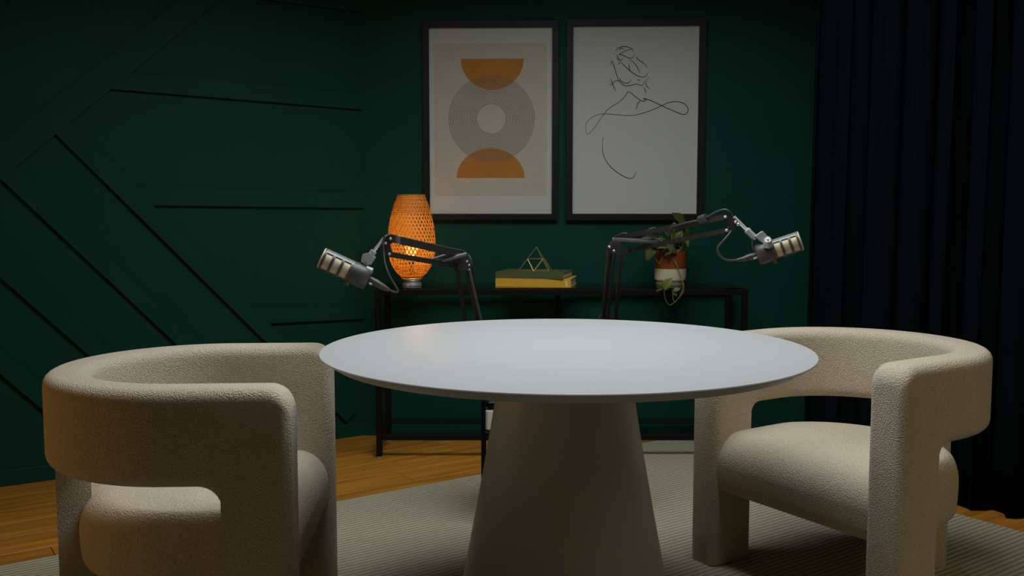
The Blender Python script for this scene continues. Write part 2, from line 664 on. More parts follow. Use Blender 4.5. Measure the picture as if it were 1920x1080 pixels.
# ------------------------------------------------------------------ armchairs
def make_chair_meshes():
    h, T, rc_, fr = 0.700, 0.052, 0.3125, 0.275
    L = 2 * fr + math.pi * rc_
    wl_, rf, zb, rt, re = 0.150, 0.055, 0.484, 0.055, 0.022
    bl, brf = 0.105, 0.03

    def path(s):
        if s < fr:
            return Vector((fr - s, -rc_)), Vector((0, -1))
        if s > L - fr:
            return Vector((s - (L - fr), rc_)), Vector((0, 1))
        a = -math.pi / 2 - (s - fr) / rc_
        return Vector((rc_ * math.cos(a), rc_ * math.sin(a))), Vector((math.cos(a), math.sin(a)))

    def zlo(s, tie):
        e = min(s, L - s)
        if e < wl_ - 1e-6 or (abs(e - wl_) <= 1e-6 and tie == 0):
            return 0.0
        if e < wl_ + rf:
            q = rf - (e - wl_)
            return zb - rf + math.sqrt(max(rf * rf - q * q, 0))
        return zb

    def zhi(s):
        e = min(s, L - s)
        if e < rt:
            q = rt - e
            return h - rt + math.sqrt(max(rt * rt - q * q, 0))
        return h

    def half(s):
        e = min(s, L - s)
        if e < re:
            q = re - e
            return T - re + math.sqrt(max(re * re - q * q, 0))
        return T

    cols = []
    arc = [0.5 * (1 - math.cos(math.pi * k / 10)) for k in range(11)]
    first = [rt * (1 - math.cos(math.pi / 2 * k / 10)) for k in range(11)]
    first += [re * (1 - math.cos(math.pi / 2 * k / 6)) for k in range(1, 7)]
    first += [0.075, 0.1, 0.125]
    first = sorted(set(round(v, 6) for v in first))
    half_cols = [(v, 0) for v in first] + [(wl_, 0), (wl_ + 0.0006, 1)]
    half_cols += [(wl_ + rf * (1 - math.cos(math.pi / 2 * k / 8)), 1) for k in range(1, 9)]
    s = wl_ + rf
    end = L / 2 - bl - brf
    n = 26
    half_cols += [(s + (end - s) * k / n, 1) for k in range(1, n)]
    half_cols += [(L / 2 - bl - brf * math.sin(math.pi / 2 * (1 - k / 6)), 1) for k in range(0, 6)]
    half_cols += [(L / 2 - bl - 0.0006, 1), (L / 2 - bl, 0)]
    half_cols += [(L / 2 - bl + bl * k / 6, 0) for k in range(1, 6)]
    allc = half_cols + [(L / 2, 0)] + [(L - s_, t_) for s_, t_ in reversed(half_cols)]
    cr = 0.028
    vs, fs = [], []
    m = None
    for s_, tie in allc:
        p, nrm = path(s_)
        zl, zh, t = zlo(s_, tie), zhi(s_), half(s_)
        c = min(cr, t * 0.95)
        ring = []
        for (sx, sz, a0) in ((1, 1, 0), (-1, 1, 90), (-1, -1, 180), (1, -1, 270)):
            cc = c if sz > 0 else min(c, 0.010 + 0.026 * min(zl / 0.40, 1.0))
            for k in range(6):
                a = R(a0 + 90 * k / 5)
                ox = sx * (t - cc) + cc * math.cos(a)
                oz = (zh - cc if sz > 0 else zl + cc) + cc * math.sin(a)
                ring.append((ox, oz))
            if sx == -1 and sz == 1 or sx == 1 and sz == -1:
                # subdivide the tall sides
                z_from = zh - cc if sz > 0 else zl + cc
                z_to = zl + cc if sz > 0 else zh - c
                for k in range(1, 8):
                    ring.append((sx * t, z_from + (z_to - z_from) * k / 8))
        m = len(ring)
        for ox, oz in ring:
            vs.append((p.x + nrm.x * ox, p.y + nrm.y * ox, oz))
    nc = len(allc)
    for i in range(nc - 1):
        for k in range(m):
            j = (k + 1) % m
            fs.append((i * m + k, i * m + j, i * m + m + j, i * m + m + k))
    fs.append(tuple(range(m)))
    fs.append(tuple(range((nc - 1) * m, nc * m)))
    me = bpy.data.meshes.new('frame_tmp')
    me.from_pydata(vs, [], fs)
    bm = bmesh.new()
    bm.from_mesh(me)
    bmesh.ops.recalc_face_normals(bm, faces=bm.faces)
    zc = 0.395
    bmesh.ops.bisect_plane(bm, geom=bm.verts[:] + bm.edges[:] + bm.faces[:], plane_co=(0, 0, zc), plane_no=(0, 0, 1))
    out = []

    def extract(name, test):
        b2 = bm.copy()
        kill = [f for f in b2.faces if not test(f.calc_center_median())]
        bmesh.ops.delete(b2, geom=kill, context='FACES')
        mm = bpy.data.meshes.new(name)
        b2.to_mesh(mm)
        b2.free()
        mm.materials.append(M['boucle'])
        for p_ in mm.polygons:
            p_.use_smooth = True
        mm.set_sharp_from_angle(angle=R(50))
        return mm
    back = extract('backrest', lambda c: c.z > zc)
    legs = [extract('leg', lambda c: c.z < zc and c.x > 0 and c.y < 0), extract('leg', lambda c: c.z < zc and c.x > 0 and c.y > 0),
            ]
    bm.free()
    # rear leg: a slightly slimmer curved slab set in under the band
    vs, fs = [], []
    na, ha = 16, 0.34
    for z in (0.0, 0.006, 0.25, 0.50):
        e = 0.006 if z == 0.0 else 0.0
        for i in range(na + 1):
            a = math.pi - ha + 2 * ha * i / na
            vs.append(((0.345 - e) * math.cos(a), (0.345 - e) * math.sin(a), z))
        for i in range(na, -1, -1):
            a = math.pi - ha + 2 * ha * i / na
            vs.append(((0.268 + e) * math.cos(a), (0.268 + e) * math.sin(a), z))
    nr = 2 * (na + 1)
    for k in range(3):
        for i in range(nr):
            j = (i + 1) % nr
            fs.append((k * nr + i, k * nr + j, k * nr + nr + j, k * nr + nr + i))
    fs += [tuple(range(nr)), tuple(range(3 * nr, 4 * nr))]
    tmp = MB().add(vs, fs).build('leg', M['boucle'], smooth=40)
    legs.append(tmp.data)
    bpy.data.objects.remove(tmp)

    # seat cushion: drum with a straight front, pillowy edges
    def plan(inset, n=22):
        w, fx, rb = 0.290 - inset * 0.3, 0.262 - inset, 0.298 - inset
        cr2 = max(0.03 - inset * 0.2, 0.008)
        pts = []
        for k in range(5):
            a = R(-90 + 90 * k / 4)
            pts.append((fx - cr2 + cr2 * math.cos(a), -w + cr2 + cr2 * math.sin(a)))
        for k in range(1, 8):
            y = -w + cr2 + (2 * w - 2 * cr2) * k / 8
            pts.append((fx, y))
        for k in range(5):
            a = R(90 * k / 4)
            pts.append((fx - cr2 + cr2 * math.cos(a), w - cr2 + cr2 * math.sin(a)))
        for k in range(1, 5):
            pts.append((fx - cr2 - (fx - cr2) * k / 5, w))
        for k in range(n + 1):
            a = math.pi / 2 + math.pi * k / n
            pts.append((rb * math.cos(a), w * math.sin(a)))
        for k in range(1, 5):
            pts.append(((fx - cr2) * k / 5, -w))
        return pts
    z0, z1 = 0.232, 0.408
    rows = [(0.12, z0), (0.03, z0 + 0.001), (0.012, z0 + 0.004), (0.004, z0 + 0.014), (0.0, z0 + 0.04), (-0.002, z0 + 0.08)]
    for k in range(9):
        a = math.pi / 2 * k / 8
        rows.append((-0.002 + 0.085 * (1 - math.cos(a)), z1 - 0.09 + 0.09 * math.sin(a)))
    for ins in (0.12, 0.16, 0.20, 0.24):
        rows.append((ins, z1 + 0.014 * (ins - 0.083) / 0.16))
    mbs = MB()
    vs, fs = [], []
    for ins, z in rows:
        pp = plan(ins)
        mm_ = len(pp)
        vs += [(x, y, z) for x, y in pp]
    for i in range(len(rows) - 1):
        for k in range(mm_):
            j = (k + 1) % mm_
            fs.append((i * mm_ + k, i * mm_ + j, i * mm_ + mm_ + j, i * mm_ + mm_ + k))
    fs.append(tuple(range(mm_)))
    fs.append(tuple(range((len(rows) - 1) * mm_, len(rows) * mm_)))
    seat = mbs.add(vs, fs).build('seat', M['boucle'], smooth=60)
    return back, legs, seat


back_me, leg_mes, seat_ob = make_chair_meshes()


def armchair(loc, rz, label, first):
    t = empty('armchair', loc, rz, label, 'chair', 'cream boucle armchairs at the round table')
    o = bpy.data.objects.new('backrest', back_me)
    COL.objects.link(o)
    o.parent = t
    for lm in leg_mes:
        o = bpy.data.objects.new('leg', lm)
        COL.objects.link(o)
        o.parent = t
    if first:
        seat_ob.parent = t
    else:
        share(seat_ob, t)
    return t


armchair((-0.768, 2.345, RZ0), R(3), 'cream boucle barrel armchair in front of the panelled green wall', True)
armchair((0.980, 2.715, RZ0), R(180 + 33), 'cream boucle barrel armchair in front of the dark curtain', False)

# ------------------------------------------------------------------ console table
CX0, CX1, CY0, CY1, CZ = -0.592, 1.017, 4.07, 4.405, 0.74
cn = empty('console_table', ((CX0 + CX1) / 2, (CY0 + CY1) / 2, 0), 0, 'long black metal console table with glass shelves against the green wall', 'console table')
hx, hy, q = (CX1 - CX0) / 2, (CY1 - CY0) / 2, 0.024
for x, y in ((-hx, -hy), (hx - q, -hy), (-hx, hy - q), (hx - q, hy - q), (-q / 2, hy - q)):
    lg = MB().box((x, y, 0.008), (x + q, y + q, CZ), 0.0015).build('leg', M['black_metal'], cn)
    MB().box((x + 0.002, y + 0.002, 0), (x + q - 0.002, y + q - 0.002, 0.008)).build('foot_cap', M['foot'], lg)
for z in (CZ - 0.024, 0.079):
    for y in (-hy, hy - q):
        MB().box((-hx + q, y + 0.001, z), (hx - q, y + q - 0.001, z + 0.0235), 0.001).build('rail', M['black_metal'], cn)
    for x in (-hx, hx - q):
        MB().box((x + 0.001, -hy + q, z), (x + q - 0.001, hy - q, z + 0.0235), 0.001).build('rail', M['black_metal'], cn)
MB().box((-hx + 0.004, -hy + 0.004, CZ), (hx - 0.004, hy - 0.004, CZ + 0.006)).build('glass_top', M['glass'], cn)
MB().box((-hx + q, -hy + q, 0.097), (hx - q, hy - q, 0.102)).build('glass_shelf', M['glass'], cn)
CT = CZ + 0.006

# ------------------------------------------------------------------ bamboo lamp
LY = 4.20
SC = LY / F_PX
lc = at(772.5, 543, LY)
lamp = empty('table_lamp', (lc.x, LY, CT), 0, 'glowing woven bamboo table lamp with a steel base on the console', 'lamp')
yb = 540.5


def lz(y):
    return (yb - y) * SC


px = [(371, 25), (376, 27), (388, 32), (404, 37), (425, 41.5), (445, 44.3), (462, 45), (478, 44.3), (492, 41), (504, 36), (514, 30), (521, 23), (525, 18)]
ys = [p_[0] for p_ in px]


def lr(y):
    if y <= ys[0]:
        return px[0][1] * SC
    for a, b in zip(px, px[1:]):
        if a[0] <= y <= b[0]:
            t = (y - a[0]) / (b[0] - a[0])
            return (a[1] + (b[1] - a[1]) * t) * SC
    return px[-1][1] * SC


MB().lathe([(0.036, 0), (0.0425, 0.001), (0.043, 0.006), (0.041, 0.014), (0.034, 0.017), (0.032, 0.020), (0.036, 0.022), (0.043, 0.027), (0.0435, 0.032), (0.038, 0.038), (0.02, 0.040)], 48).build('base', M['chrome'], lamp, smooth=40)
wv = MB()
NSTR, NSEG = 38, 44
y_t, y_b = 372, 523
for direction in (1, -1):
    for k in range(NSTR):
        a0 = 2 * math.pi * k / NSTR
        vs, fs = [], []
        for i in range(NSEG + 1):
            t = i / NSEG
            y = y_b + (y_t - y_b) * t
            r = lr(y)
            a = a0 + direction * R(105) * t
            # over-under weave
            wav = 0.0011 * math.cos(NSTR * (R(105) * t) * 1.0 + (0 if direction > 0 else math.pi) + math.pi * k)
            wd_ = 0.0064 * (0.55 + 0.45 * r / 0.106)
            for sgn in (-1, 1):
                aa = a + sgn * wd_ / 2 / max(r, 0.02)
                vs.append(((r + wav) * math.cos(aa), (r + wav) * math.sin(aa), lz(y)))
        for i in range(NSEG):
            fs.append((2 * i, 2 * i + 1, 2 * i + 3, 2 * i + 2))
        wv.add(vs, fs)
o = wv.build('woven_shade', M['bamboo'], lamp, smooth=60, kind='stuff')
for yy, hgt in ((371.5, 0.008), (523.5, 0.010)):
    r = lr(yy)
    z = lz(yy)
    MB().lathe([(r + 0.002, z - hgt / 2), (r + 0.002, z + hgt / 2), (r - 0.002, z + hgt / 2), (r - 0.002, z - hgt / 2)], 48, closed=True).build('rim_band', M['bamboo'], lamp, smooth=30)
for i in range(9):
    yy = 376 + i * 3.4
    r = lr(yy)
    z = lz(yy)
    MB().lathe([(r + 0.0015, z - 0.0011), (r + 0.0015, z + 0.0011), (r - 0.0005, z + 0.0011), (r - 0.0005, z - 0.0011)], 40, closed=True).build('hoop', M['bamboo'], lamp, smooth=30)
for i in range(6):
    yy = 503 + i * 3.2
    r = lr(yy)
    z = lz(yy)
    MB().lathe([(r + 0.0015, z - 0.0013), (r + 0.0015, z + 0.0013), (r - 0.0005, z + 0.0013), (r - 0.0005, z - 0.0013)], 40, closed=True).build('hoop', M['bamboo'], lamp, smooth=30)
MB().lathe([(0.012, 0.038), (0.012, 0.115), (0.014, 0.12)], 16).build('lamp_holder', M['black_metal'], lamp, smooth=40)
bp_ = [(0.012, 0.12), (0.016, 0.13), (0.026, 0.152), (0.030, 0.17), (0.027, 0.186), (0.016, 0.198), (0.004, 0.202)]
MB().lathe(bp_, 20).build('bulb', M['bulb'], lamp, smooth=60)
pl = bpy.data.lights.new('bulb_light', 'POINT')
pl.energy = 9.0
pl.color = (1.0, 0.58, 0.2)
pl.shadow_soft_size = 0.034
po = bpy.data.objects.new('bulb_light', pl)
COL.objects.link(po)
po.parent = lamp
po.location = (0, 0, 0.168)


# ------------------------------------------------------------------ books and wire pyramid
def book(name, xa, xb, y0, dep, z0, th, rz, cover, label, tilt=0):
    a = at(xa, 540, y0)
    b = at(xb, 540, y0)
    w = b.x - a.x
    t = empty(name, ((a.x), y0, z0), rz, label, 'book')
    cvr = 0.003
    mb = MB().box((0, 0, 0), (w, dep, cvr), 0.0008)
    mb.box((0, 0, th - cvr), (w, dep, th), 0.0008)
    mb.build('cover', cover, t)
    MB().box((0, 0, cvr), (w, cvr, th - cvr)).build('spine', cover, t)
    MB().box((0.004, cvr, cvr), (w - 0.004, dep - 0.004, th - cvr)).build('page_block', M['pages'], t)
    return t, w


bk, w1 = book('book', 929, 1071, 4.145, 0.23, CT, 0.036, R(-10), M['yellow'], 'thick yellow hardcover book lying under the green one')
MB().box((w1 - 0.022, -0.0006, 0.006), (w1 - 0.016, 0.0, 0.030)).build('spine_label', M['label_white'], bk)
bk2, w2 = book('book', 929, 1058, 4.165, 0.22, CT + 0.036, 0.028, R(-15), M['green_cloth'], 'olive green hardcover book lying on the yellow one')
bt = CT + 0.064

py_Y = 4.2
Lb = at(972, 516, 4.20)
pa = Vector((Lb.x, 4.20, bt + 0.002))
pb = Vector((at(1029, 518, 4.16).x, 4.16, bt + 0.002))
mid = (pa + pb) / 2
dv = pb - pa
pcn = Vector((-dv.y, dv.x, 0)).normalized()
pc = mid + pcn * dv.length * 0.866 + dv * 0.38
top = at(1006, 463, 4.22)
pyr = empty('wire_pyramid', (mid.x, mid.y, bt), 0, 'small brass wire pyramid ornament standing on the green book', 'ornament')
org = Vector((mid.x, mid.y, bt))
P = {'a': pa, 'b': pb, 'c': pc, 't': top}
for k1, k2 in ('ab', 'bc', 'ca', 'at', 'bt', 'ct'):
    P[k1 + k2] = (P[k1] + P[k2]) / 2
segs = [('a', 'b'), ('b', 'c'), ('c', 'a'), ('a', 't'), ('b', 't'), ('c', 't'),
        ('at', 'bt'), ('bt', 'ct'), ('ct', 'at'), ('ab', 'at'), ('ab', 'bt'), ('bc', 'bt'), ('bc', 'ct'), ('ca', 'at'), ('ca', 'ct'),
        ('ab', 'bc'), ('bc', 'ca'), ('ca', 'ab')]
for k1, k2 in segs:
    MB().tube([P[k1] - org, P[k2] - org], 0.0014, 6).build('wire', M['brass'], pyr, smooth=60)

# ------------------------------------------------------------------ potted pothos
PY = 4.25
ps = PY / F_PX
pcx = at(1256.5, 535, PY).x
pot = empty('potted_pothos', (pcx, PY, CT), 0, 'trailing pothos plant in a terracotta and cream pot on the console', 'plant')
pr = 29.5 * ps
MB().lathe([(pr * 0.7, 0), (pr * 0.9, 0.001), (pr * 0.92, 0.010), (pr * 0.86, 0.013), (pr * 0.3, 0.013)], 40).build('saucer', M['saucer'], pot, smooth=40)
zsp, ztp = 0.074, 0.153
MB().lathe([(pr * 0.80, 0.013), (pr * 0.86, 0.020), (pr * 0.86, 0.0215), (pr * 0.97, 0.024), (pr, 0.032), (pr, zsp)], 48).build('pot_lower', M['cream_glaze'], pot, smooth=40)
MB().lathe([(pr, zsp), (pr, ztp - 0.002), (pr - 0.002, ztp), (pr - 0.006, ztp), (pr - 0.008, ztp - 0.01), (pr - 0.008, ztp - 0.03), (0.002, ztp - 0.03)], 48).build('pot_upper', M['terracotta'], pot, smooth=40)
MB().lathe([(0.001, ztp - 0.03), (pr - 0.009, ztp - 0.03), (pr - 0.009, ztp - 0.018), (0.001, ztp - 0.014)], 24).build('soil', M['soil'], pot, smooth=40)
porg = Vector((pcx, PY, CT))


def leaf_mesh(L, W, fold=0.25, droop=0.5):
    vs, fs = [], []
    n = 8
    for i in range(n + 1):
        t = i / n
        w = W / 2 * (math.sin(math.pi * min(t * 0.62 + 0.16, 1.0)) ** 1.0) * (1 - t ** 3.2) if t < 1 else 0
        if i == 0:
            w = W * 0.30
        x = t * L - (0.0)
        z = -droop * L * t * t * 0.5
        xb = -0.12 * L * (1 - t) ** 4
        for u in (-1, -0.5, 0, 0.5, 1):
            vs.append((x + (xb if abs(u) > 0.4 else 0), u * w, z + abs(u) * w * fold))
    for i in range(n):
        for k in range(4):
            a = i * 5 + k
            fs.append((a, a + 1, a + 6, a + 5))
    return vs, fs


def leaf(base, tip, W, m_, roll=0.0, droop=0.4):
    base, tip = Vector(base), Vector(tip)
    d = tip - base
    L = d.length
    x = d.normalized()
    z = Vector((0, -0.65, 0.75))
    z = (z - x * z.dot(x)).normalized()
    z = Matrix.Rotation(roll, 3, x) @ z
    y = z.cross(x)
    mt = Matrix((x, y, z)).transposed()
    vs, fs = leaf_mesh(L, W, droop=droop)
    vs = [mt @ Vector(v) + base - porg for v in vs]
    o = MB().add(vs, fs).build('leaf', m_, pot, smooth=60)
    s_ = o.modifiers.new('thickness', 'SOLIDIFY')
    s_.thickness = 0.0008
    return o


def stem(pts, r=0.0016):
    MB().tube([p - porg for p in smooth_path(pts, 5)], r, 6).build('stem', M['stem'], pot, smooth=60)


soil = porg + Vector((0, 0, ztp - 0.02))
# (leaf base px, leaf tip px, depth, width px, material)
LV = [((1283, 421), (1264, 396), 4.20, 22, 'leaf', 0.2), ((1224, 436), (1187, 440), 4.18, 13, 'leaf', 0.5), ((1246, 449), (1208, 447), 4.15, 12, 'leaf_light', 0.6),
      ((1226, 462), (1210, 488), 4.17, 17, 'leaf', 0.1), ((1262, 444), (1246, 428), 4.28, 16, 'leaf', 0.0), ((1257, 440), (1266, 416), 4.30, 12, 'leaf_light', 0.3),
      ((1283, 428), (1292, 452), 4.22, 18, 'leaf', -0.3), ((1288, 446), (1290, 464), 4.2, 6, 'leaf_light', 0.2), ((1250, 462), (1270, 474), 4.17, 14, 'leaf', 0.2),
      ((1272, 462), (1252, 452), 4.20, 14, 'leaf', 0.4), ((1240, 470), (1258, 460), 4.22, 16, 'leaf', 0.0), ((1262, 470), (1280, 462), 4.2, 13, 'leaf', 0.2),
      ((1246, 458), (1238, 442), 4.3, 15, 'leaf', 0.0), ((1276, 455), (1284, 438), 4.32, 14, 'leaf', 0.1), ((1232, 455), (1222, 440), 4.3, 12, 'leaf', 0.1),
      ((1236, 466), (1222, 456), 4.16, 15, 'leaf', 0.3), ((1270, 458), (1262, 436), 4.24, 17, 'leaf', 0.0), ((1252, 466), (1232, 462), 4.15, 13, 'leaf_light', 0.5),
      ((1280, 462), (1290, 446), 4.26, 14, 'leaf', -0.2), ((1243, 456), (1228, 448), 4.2, 14, 'leaf', 0.4), ((1266, 452), (1278, 432), 4.18, 15, 'leaf', -0.1),
      ((1258, 470), (1246, 478), 4.15, 12, 'leaf', 0.3), ((1226, 448), (1204, 436), 4.25, 14, 'leaf', 0.3)]
for b_, t_, Y_, W_, m_, rl_ in LV:
    bb, tt = at(*b_, Y_), at(*t_, Y_ - 0.01)
    leaf(bb, tt, W_ * ps * 1.35, M[m_], rl_)
    sx = max(-0.045, min(0.045, (bb.x - pcx) * 0.6))
    s0_ = soil + Vector((sx, (Y_ - PY) * 0.5, 0))
    stem([s0_, (s0_ + bb) / 2 + Vector((0, 0, 0.02)), bb], 0.0014)
# trailing vines over the front of the pot
vY = PY - pr - 0.012
stem([soil + Vector((0.01, -0.03, 0.01)), at(1252, 476, vY + 0.03), at(1264, 490, vY + 0.006), at(1274, 512, vY), at(1282, 535, vY - 0.03), at(1281, 548, CY0 - 0.02), at(1270, 562, CY0 - 0.02), at(1256, 572, CY0 - 0.025), at(1248, 562, CY0 - 0.025), at(1245, 545, CY0 - 0.03), at(1246, 536, CY0 - 0.03)])
stem([soil + Vector((0.02, -0.03, 0.01)), at(1262, 478, vY + 0.03), at(1270, 500, vY + 0.002), at(1280, 528, vY), at(1279, 546, CY0 - 0.03), at(1266, 566, CY0 - 0.03), at(1261, 555, CY0 - 0.03), at(1262, 545, CY0 - 0.03)])
stem([soil + Vector((-0.02, -0.035, 0.01)), at(1224, 468, vY + 0.01), at(1230, 486, vY), at(1236, 495, vY)])
stem([soil + Vector((-0.01, -0.035, 0.01)), at(1244, 478, vY + 0.01), at(1240, 488, vY), at(1236, 495, vY)])
leaf(at(1244, 540, CY0 - 0.03), at(1259, 521, CY0 - 0.045), 19 * ps, M['leaf_light'], 0.35)
leaf(at(1243, 541, CY0 - 0.03), at(1229, 545, CY0 - 0.04), 8 * ps, M['leaf'], 0.3)
leaf(at(1262, 545, CY0 - 0.03), at(1276, 540, CY0 - 0.04), 10 * ps, M['leaf'], 0.3)
leaf(at(1262, 546, CY0 - 0.03), at(1270, 556, CY0 - 0.04), 8 * ps, M['leaf'], 0.3)


# ------------------------------------------------------------------ framed prints on the back wall
def onback(x, y, off=0.012):
    p = on_plane(x, y, CORNER + BNRM * off, BNRM) - CORNER
    return p.dot(BDIR), p.z


def frame(name, x0, y0, x1, y1, fw_px, label):
    ua, za = onback(x0, y1, 0.028)
    ub, zt = onback(x1, y0, 0.028)
    uc, zc = (ua + ub) / 2, (za + zt) / 2
    w, h = (ub - ua) / 2, (zt - za) / 2
    loc = CORNER + BDIR * uc + Vector((0, 0, za))
    t = bpy.data.objects.new(name, None)
    COL.objects.link(t)
    t.matrix_world = wall_mat4(loc, BDIR, BNRM)
    tag(t, label, 'picture')
    fw = fw_px * 4.45 / F_PX
    H2 = 2 * h
    # mitred frame bars with a proud face
    outer = [(-w, 0), (w, 0), (w, H2), (-w, H2)]
    inner = [(-w + fw, fw), (w - fw, fw), (w - fw, H2 - fw), (-w + fw, H2 - fw)]
    for i in range(4):
        j = (i + 1) % 4
        quad = [outer[i], outer[j], inner[j], inner[i]]
        MB().add([(a, 0.002, b) for a, b in quad] + [(a, 0.028, b) for a, b in quad],
                 [(0, 1, 2, 3), (4, 5, 6, 7), (0, 1, 5, 4), (1, 2, 6, 5), (2, 3, 7, 6), (3, 0, 4, 7)]).build('frame_bar', M['frame_black'], t)
    MB().box((-w + fw, 0.006, fw), (w - fw, 0.012, H2 - fw)).build('print', M['paper'], t)
    MB().box((-w + fw, 0.0185, fw), (w - fw, 0.0205, H2 - fw)).build('glazing', M['pane'], t)

    def loc2(x, y):
        u, z = onback(x, y, 0.0125)
        return Vector((u - uc, z - za))
    return t, loc2


def flat(poly, y):
    n = len(poly)
    return [(p[0], y, p[1]) for p in poly], [tuple(range(n))]


def ribbon(mb, pts, w, y, closed=False):
    n = len(pts)
    vs, fs = [], []
    for i, p in enumerate(pts):
        a = pts[i - 1] if (i or closed) else p
        b = pts[(i + 1) % n] if (i < n - 1 or closed) else p
        d = Vector((b[0] - a[0], b[1] - a[1]))
        d = d.normalized() if d.length > 1e-9 else Vector((1, 0))
        e = w
        if not closed:
            e = w * (0.45 + 0.55 * math.sin(math.pi * min(max(i / (n - 1), 0.03), 0.97)))
        nn = Vector((-d.y, d.x)) * e / 2
        vs += [(p[0] + nn.x, y, p[1] + nn.y), (p[0] - nn.x, y, p[1] - nn.y)]
    for i in range(n if closed else n - 1):
        j = (i + 1) % n
        fs.append((2 * i, 2 * i + 1, 2 * j + 1, 2 * j))
    mb.add(vs, fs)


f1, l1 = frame('picture_frame', 795, 38, 1047, 412, 11, 'black framed abstract print of ochre half circles and concentric rings')
a, b = l1(815, 367), l1(1025, 81)
MB().add(*flat([(a.x, a.y), (b.x, a.y), (b.x, b.y), (a.x, b.y)], 0.0126)).build('print_field', M['beige'], f1)
c_ = l1(921.5, 223)
sc1 = (l1(1021.5, 223) - c_).length / 100
t0, t1 = l1(864, 110.5), l1(982, 109.5)
pts = [t0]
cx_, cy_ = (t0 + t1) / 2
rx = (t1 - t0).length / 2
ry = abs(l1(921, 168.5).y - cy_)
poly = [(cx_ - rx * math.cos(math.pi * k / 40), cy_ - ry * math.sin(math.pi * k / 40)) for k in range(41)]
MB().add(*flat(poly, 0.0128)).build('printed_half_circle', M['ochre'], f1)
t0, t1 = l1(856, 333.5), l1(983.5, 334)
cx_, cy_ = (t0 + t1) / 2
rx = (t1 - t0).length / 2
ry = abs(l1(921, 278).y - cy_)
poly = [(cx_ + rx * math.cos(math.pi * k / 40), cy_ + ry * math.sin(math.pi * k / 40)) for k in range(41)]
MB().add(*flat(poly, 0.0128)).build('printed_half_circle', M['ochre'], f1)
rg = MB()
for k in range(19):
    r_ = (28 + (80 - 28) * k / 18) * sc1
    pts = [(c_.x + r_ * math.cos(2 * math.pi * i / 96), c_.y + r_ * math.sin(2 * math.pi * i / 96)) for i in range(96)]
    ribbon(rg, pts, 0.0024, 0.0130, True)
rg.build('printed_rings', M['fine_ink'], f1)

f2, l2 = frame('picture_frame', 1061, 34, 1325, 413, 12, 'black framed one line ink drawing of a figure on white')
ST5 = [[(132, 100), (150, 78), (185, 66), (220, 70), (250, 85), (262, 105)],
       [(262, 85), (220, 92), (180, 110), (160, 125), (180, 127), (210, 142), (240, 152), (262, 142), (264, 130)],
       [(158, 95), (165, 83), (178, 78), (190, 88)],
       [(135, 122), (145, 135), (145, 155), (160, 165), (178, 160), (188, 147)],
       [(150, 135), (165, 172), (200, 210), (240, 245), (290, 278), (330, 287), (355, 278), (365, 255)],
       [(280, 150), (288, 145), (292, 158), (320, 178), (345, 195), (360, 222)],
       [(230, 163), (260, 180), (285, 210), (300, 240), (306, 258)],
       [(228, 190), (230, 220), (240, 245)],
       [(93, 203), (107, 172), (125, 225), (150, 300), (165, 310)],
       [(152, 198), (158, 188), (166, 187)],
       [(88, 335), (100, 345), (120, 322), (140, 312), (160, 318), (185, 343), (215, 352), (250, 345), (285, 338), (325, 348), (340, 325), (375, 288)],
       [(95, 298), (112, 340), (133, 392)],
       [(160, 290), (175, 318), (205, 332), (230, 325), (243, 305)],
       [(290, 306), (298, 311), (308, 306)],
       [(350, 322), (357, 352), (380, 374)],
       [(338, 362), (354, 403)]]
ST6 = [[(838, 560), (842, 606), (860, 602), (890, 565), (930, 508), (960, 478), (1005, 450), (1030, 425), (1050, 400), (1080, 422), (1112, 445), (1130, 446), (1136, 438), (1122, 435), (1135, 436), (1165, 446), (1210, 467), (1260, 490), (1320, 513), (1340, 502), (1342, 480), (1320, 457), (1280, 449), (1240, 457), (1190, 480), (1140, 500), (1090, 514), (1050, 518), (990, 514), (930, 510), (885, 518), (852, 540), (838, 560)],
       [(1110, 443), (1095, 460), (1087, 492)],
       [(923, 625), (921, 690), (935, 735), (970, 780), (1020, 815), (1055, 828), (1075, 822), (1088, 792)]]
ld = MB()
for grp, s_, ox, oy in ((ST5, 3.858, 1120, 70), (ST6, 2.634, 780, 20)):
    for st in grp:
        pp = [l2(ox + x / s_, oy + y / s_) for x, y in st]
        sp = smooth_path([(p.x, p.y, 0) for p in pp], 7)
        ribbon(ld, [(p.x, p.y) for p in sp], 0.0034, 0.0128)
ld.build('line_drawing', M['ink'], f2)

# ------------------------------------------------------------------ side table behind the pedestal, with a box
SX0, SX1, SY0, SY1, SZ = -0.105, 0.345, 3.17, 3.37, 0.672
sd = empty('side_table', ((SX0 + SX1) / 2, (SY0 + SY1) / 2, RZ0), 0, 'small black metal side table standing behind the table pedestal', 'side table')
hx, hy, q = (SX1 - SX0) / 2, (SY1 - SY0) / 2, 0.012
for x, y in ((-hx, -hy), (hx - q, -hy), (-hx, hy - q), (hx - q, hy - q)):
    MB().box((x, y, 0), (x + q, y + q, SZ - 0.02 - RZ0), 0.001).build('leg', M['black_metal'], sd)
MB().box((-hx, -hy, SZ - 0.02 - RZ0), (hx, hy, SZ - RZ0), 0.002).build('tabletop', M['black_metal'], sd)
shz = 0.325
MB().box((-hx + q, -hy, shz - 0.014), (hx - q, hy, shz), 0.001).build('shelf', M['black_metal'], sd)
sb = empty('storage_box', (SX0 + 0.170, (SY0 + SY1) / 2, shz + RZ0), 0, 'cream storage box with black lid on the side table shelf', 'box')
MB().box((-0.155, -0.09, 0), (0.14, 0.09, 0.075), 0.006).build('body', M['box_cream'], sb)
MB().box((-0.158, -0.093, 0.075), (0.143, 0.093, 0.11), 0.012).build('lid', M['black_metal'], sb)


# ------------------------------------------------------------------ boom arms, microphones, cables
def seg3(p, q):
    return at(*p), at(*q)


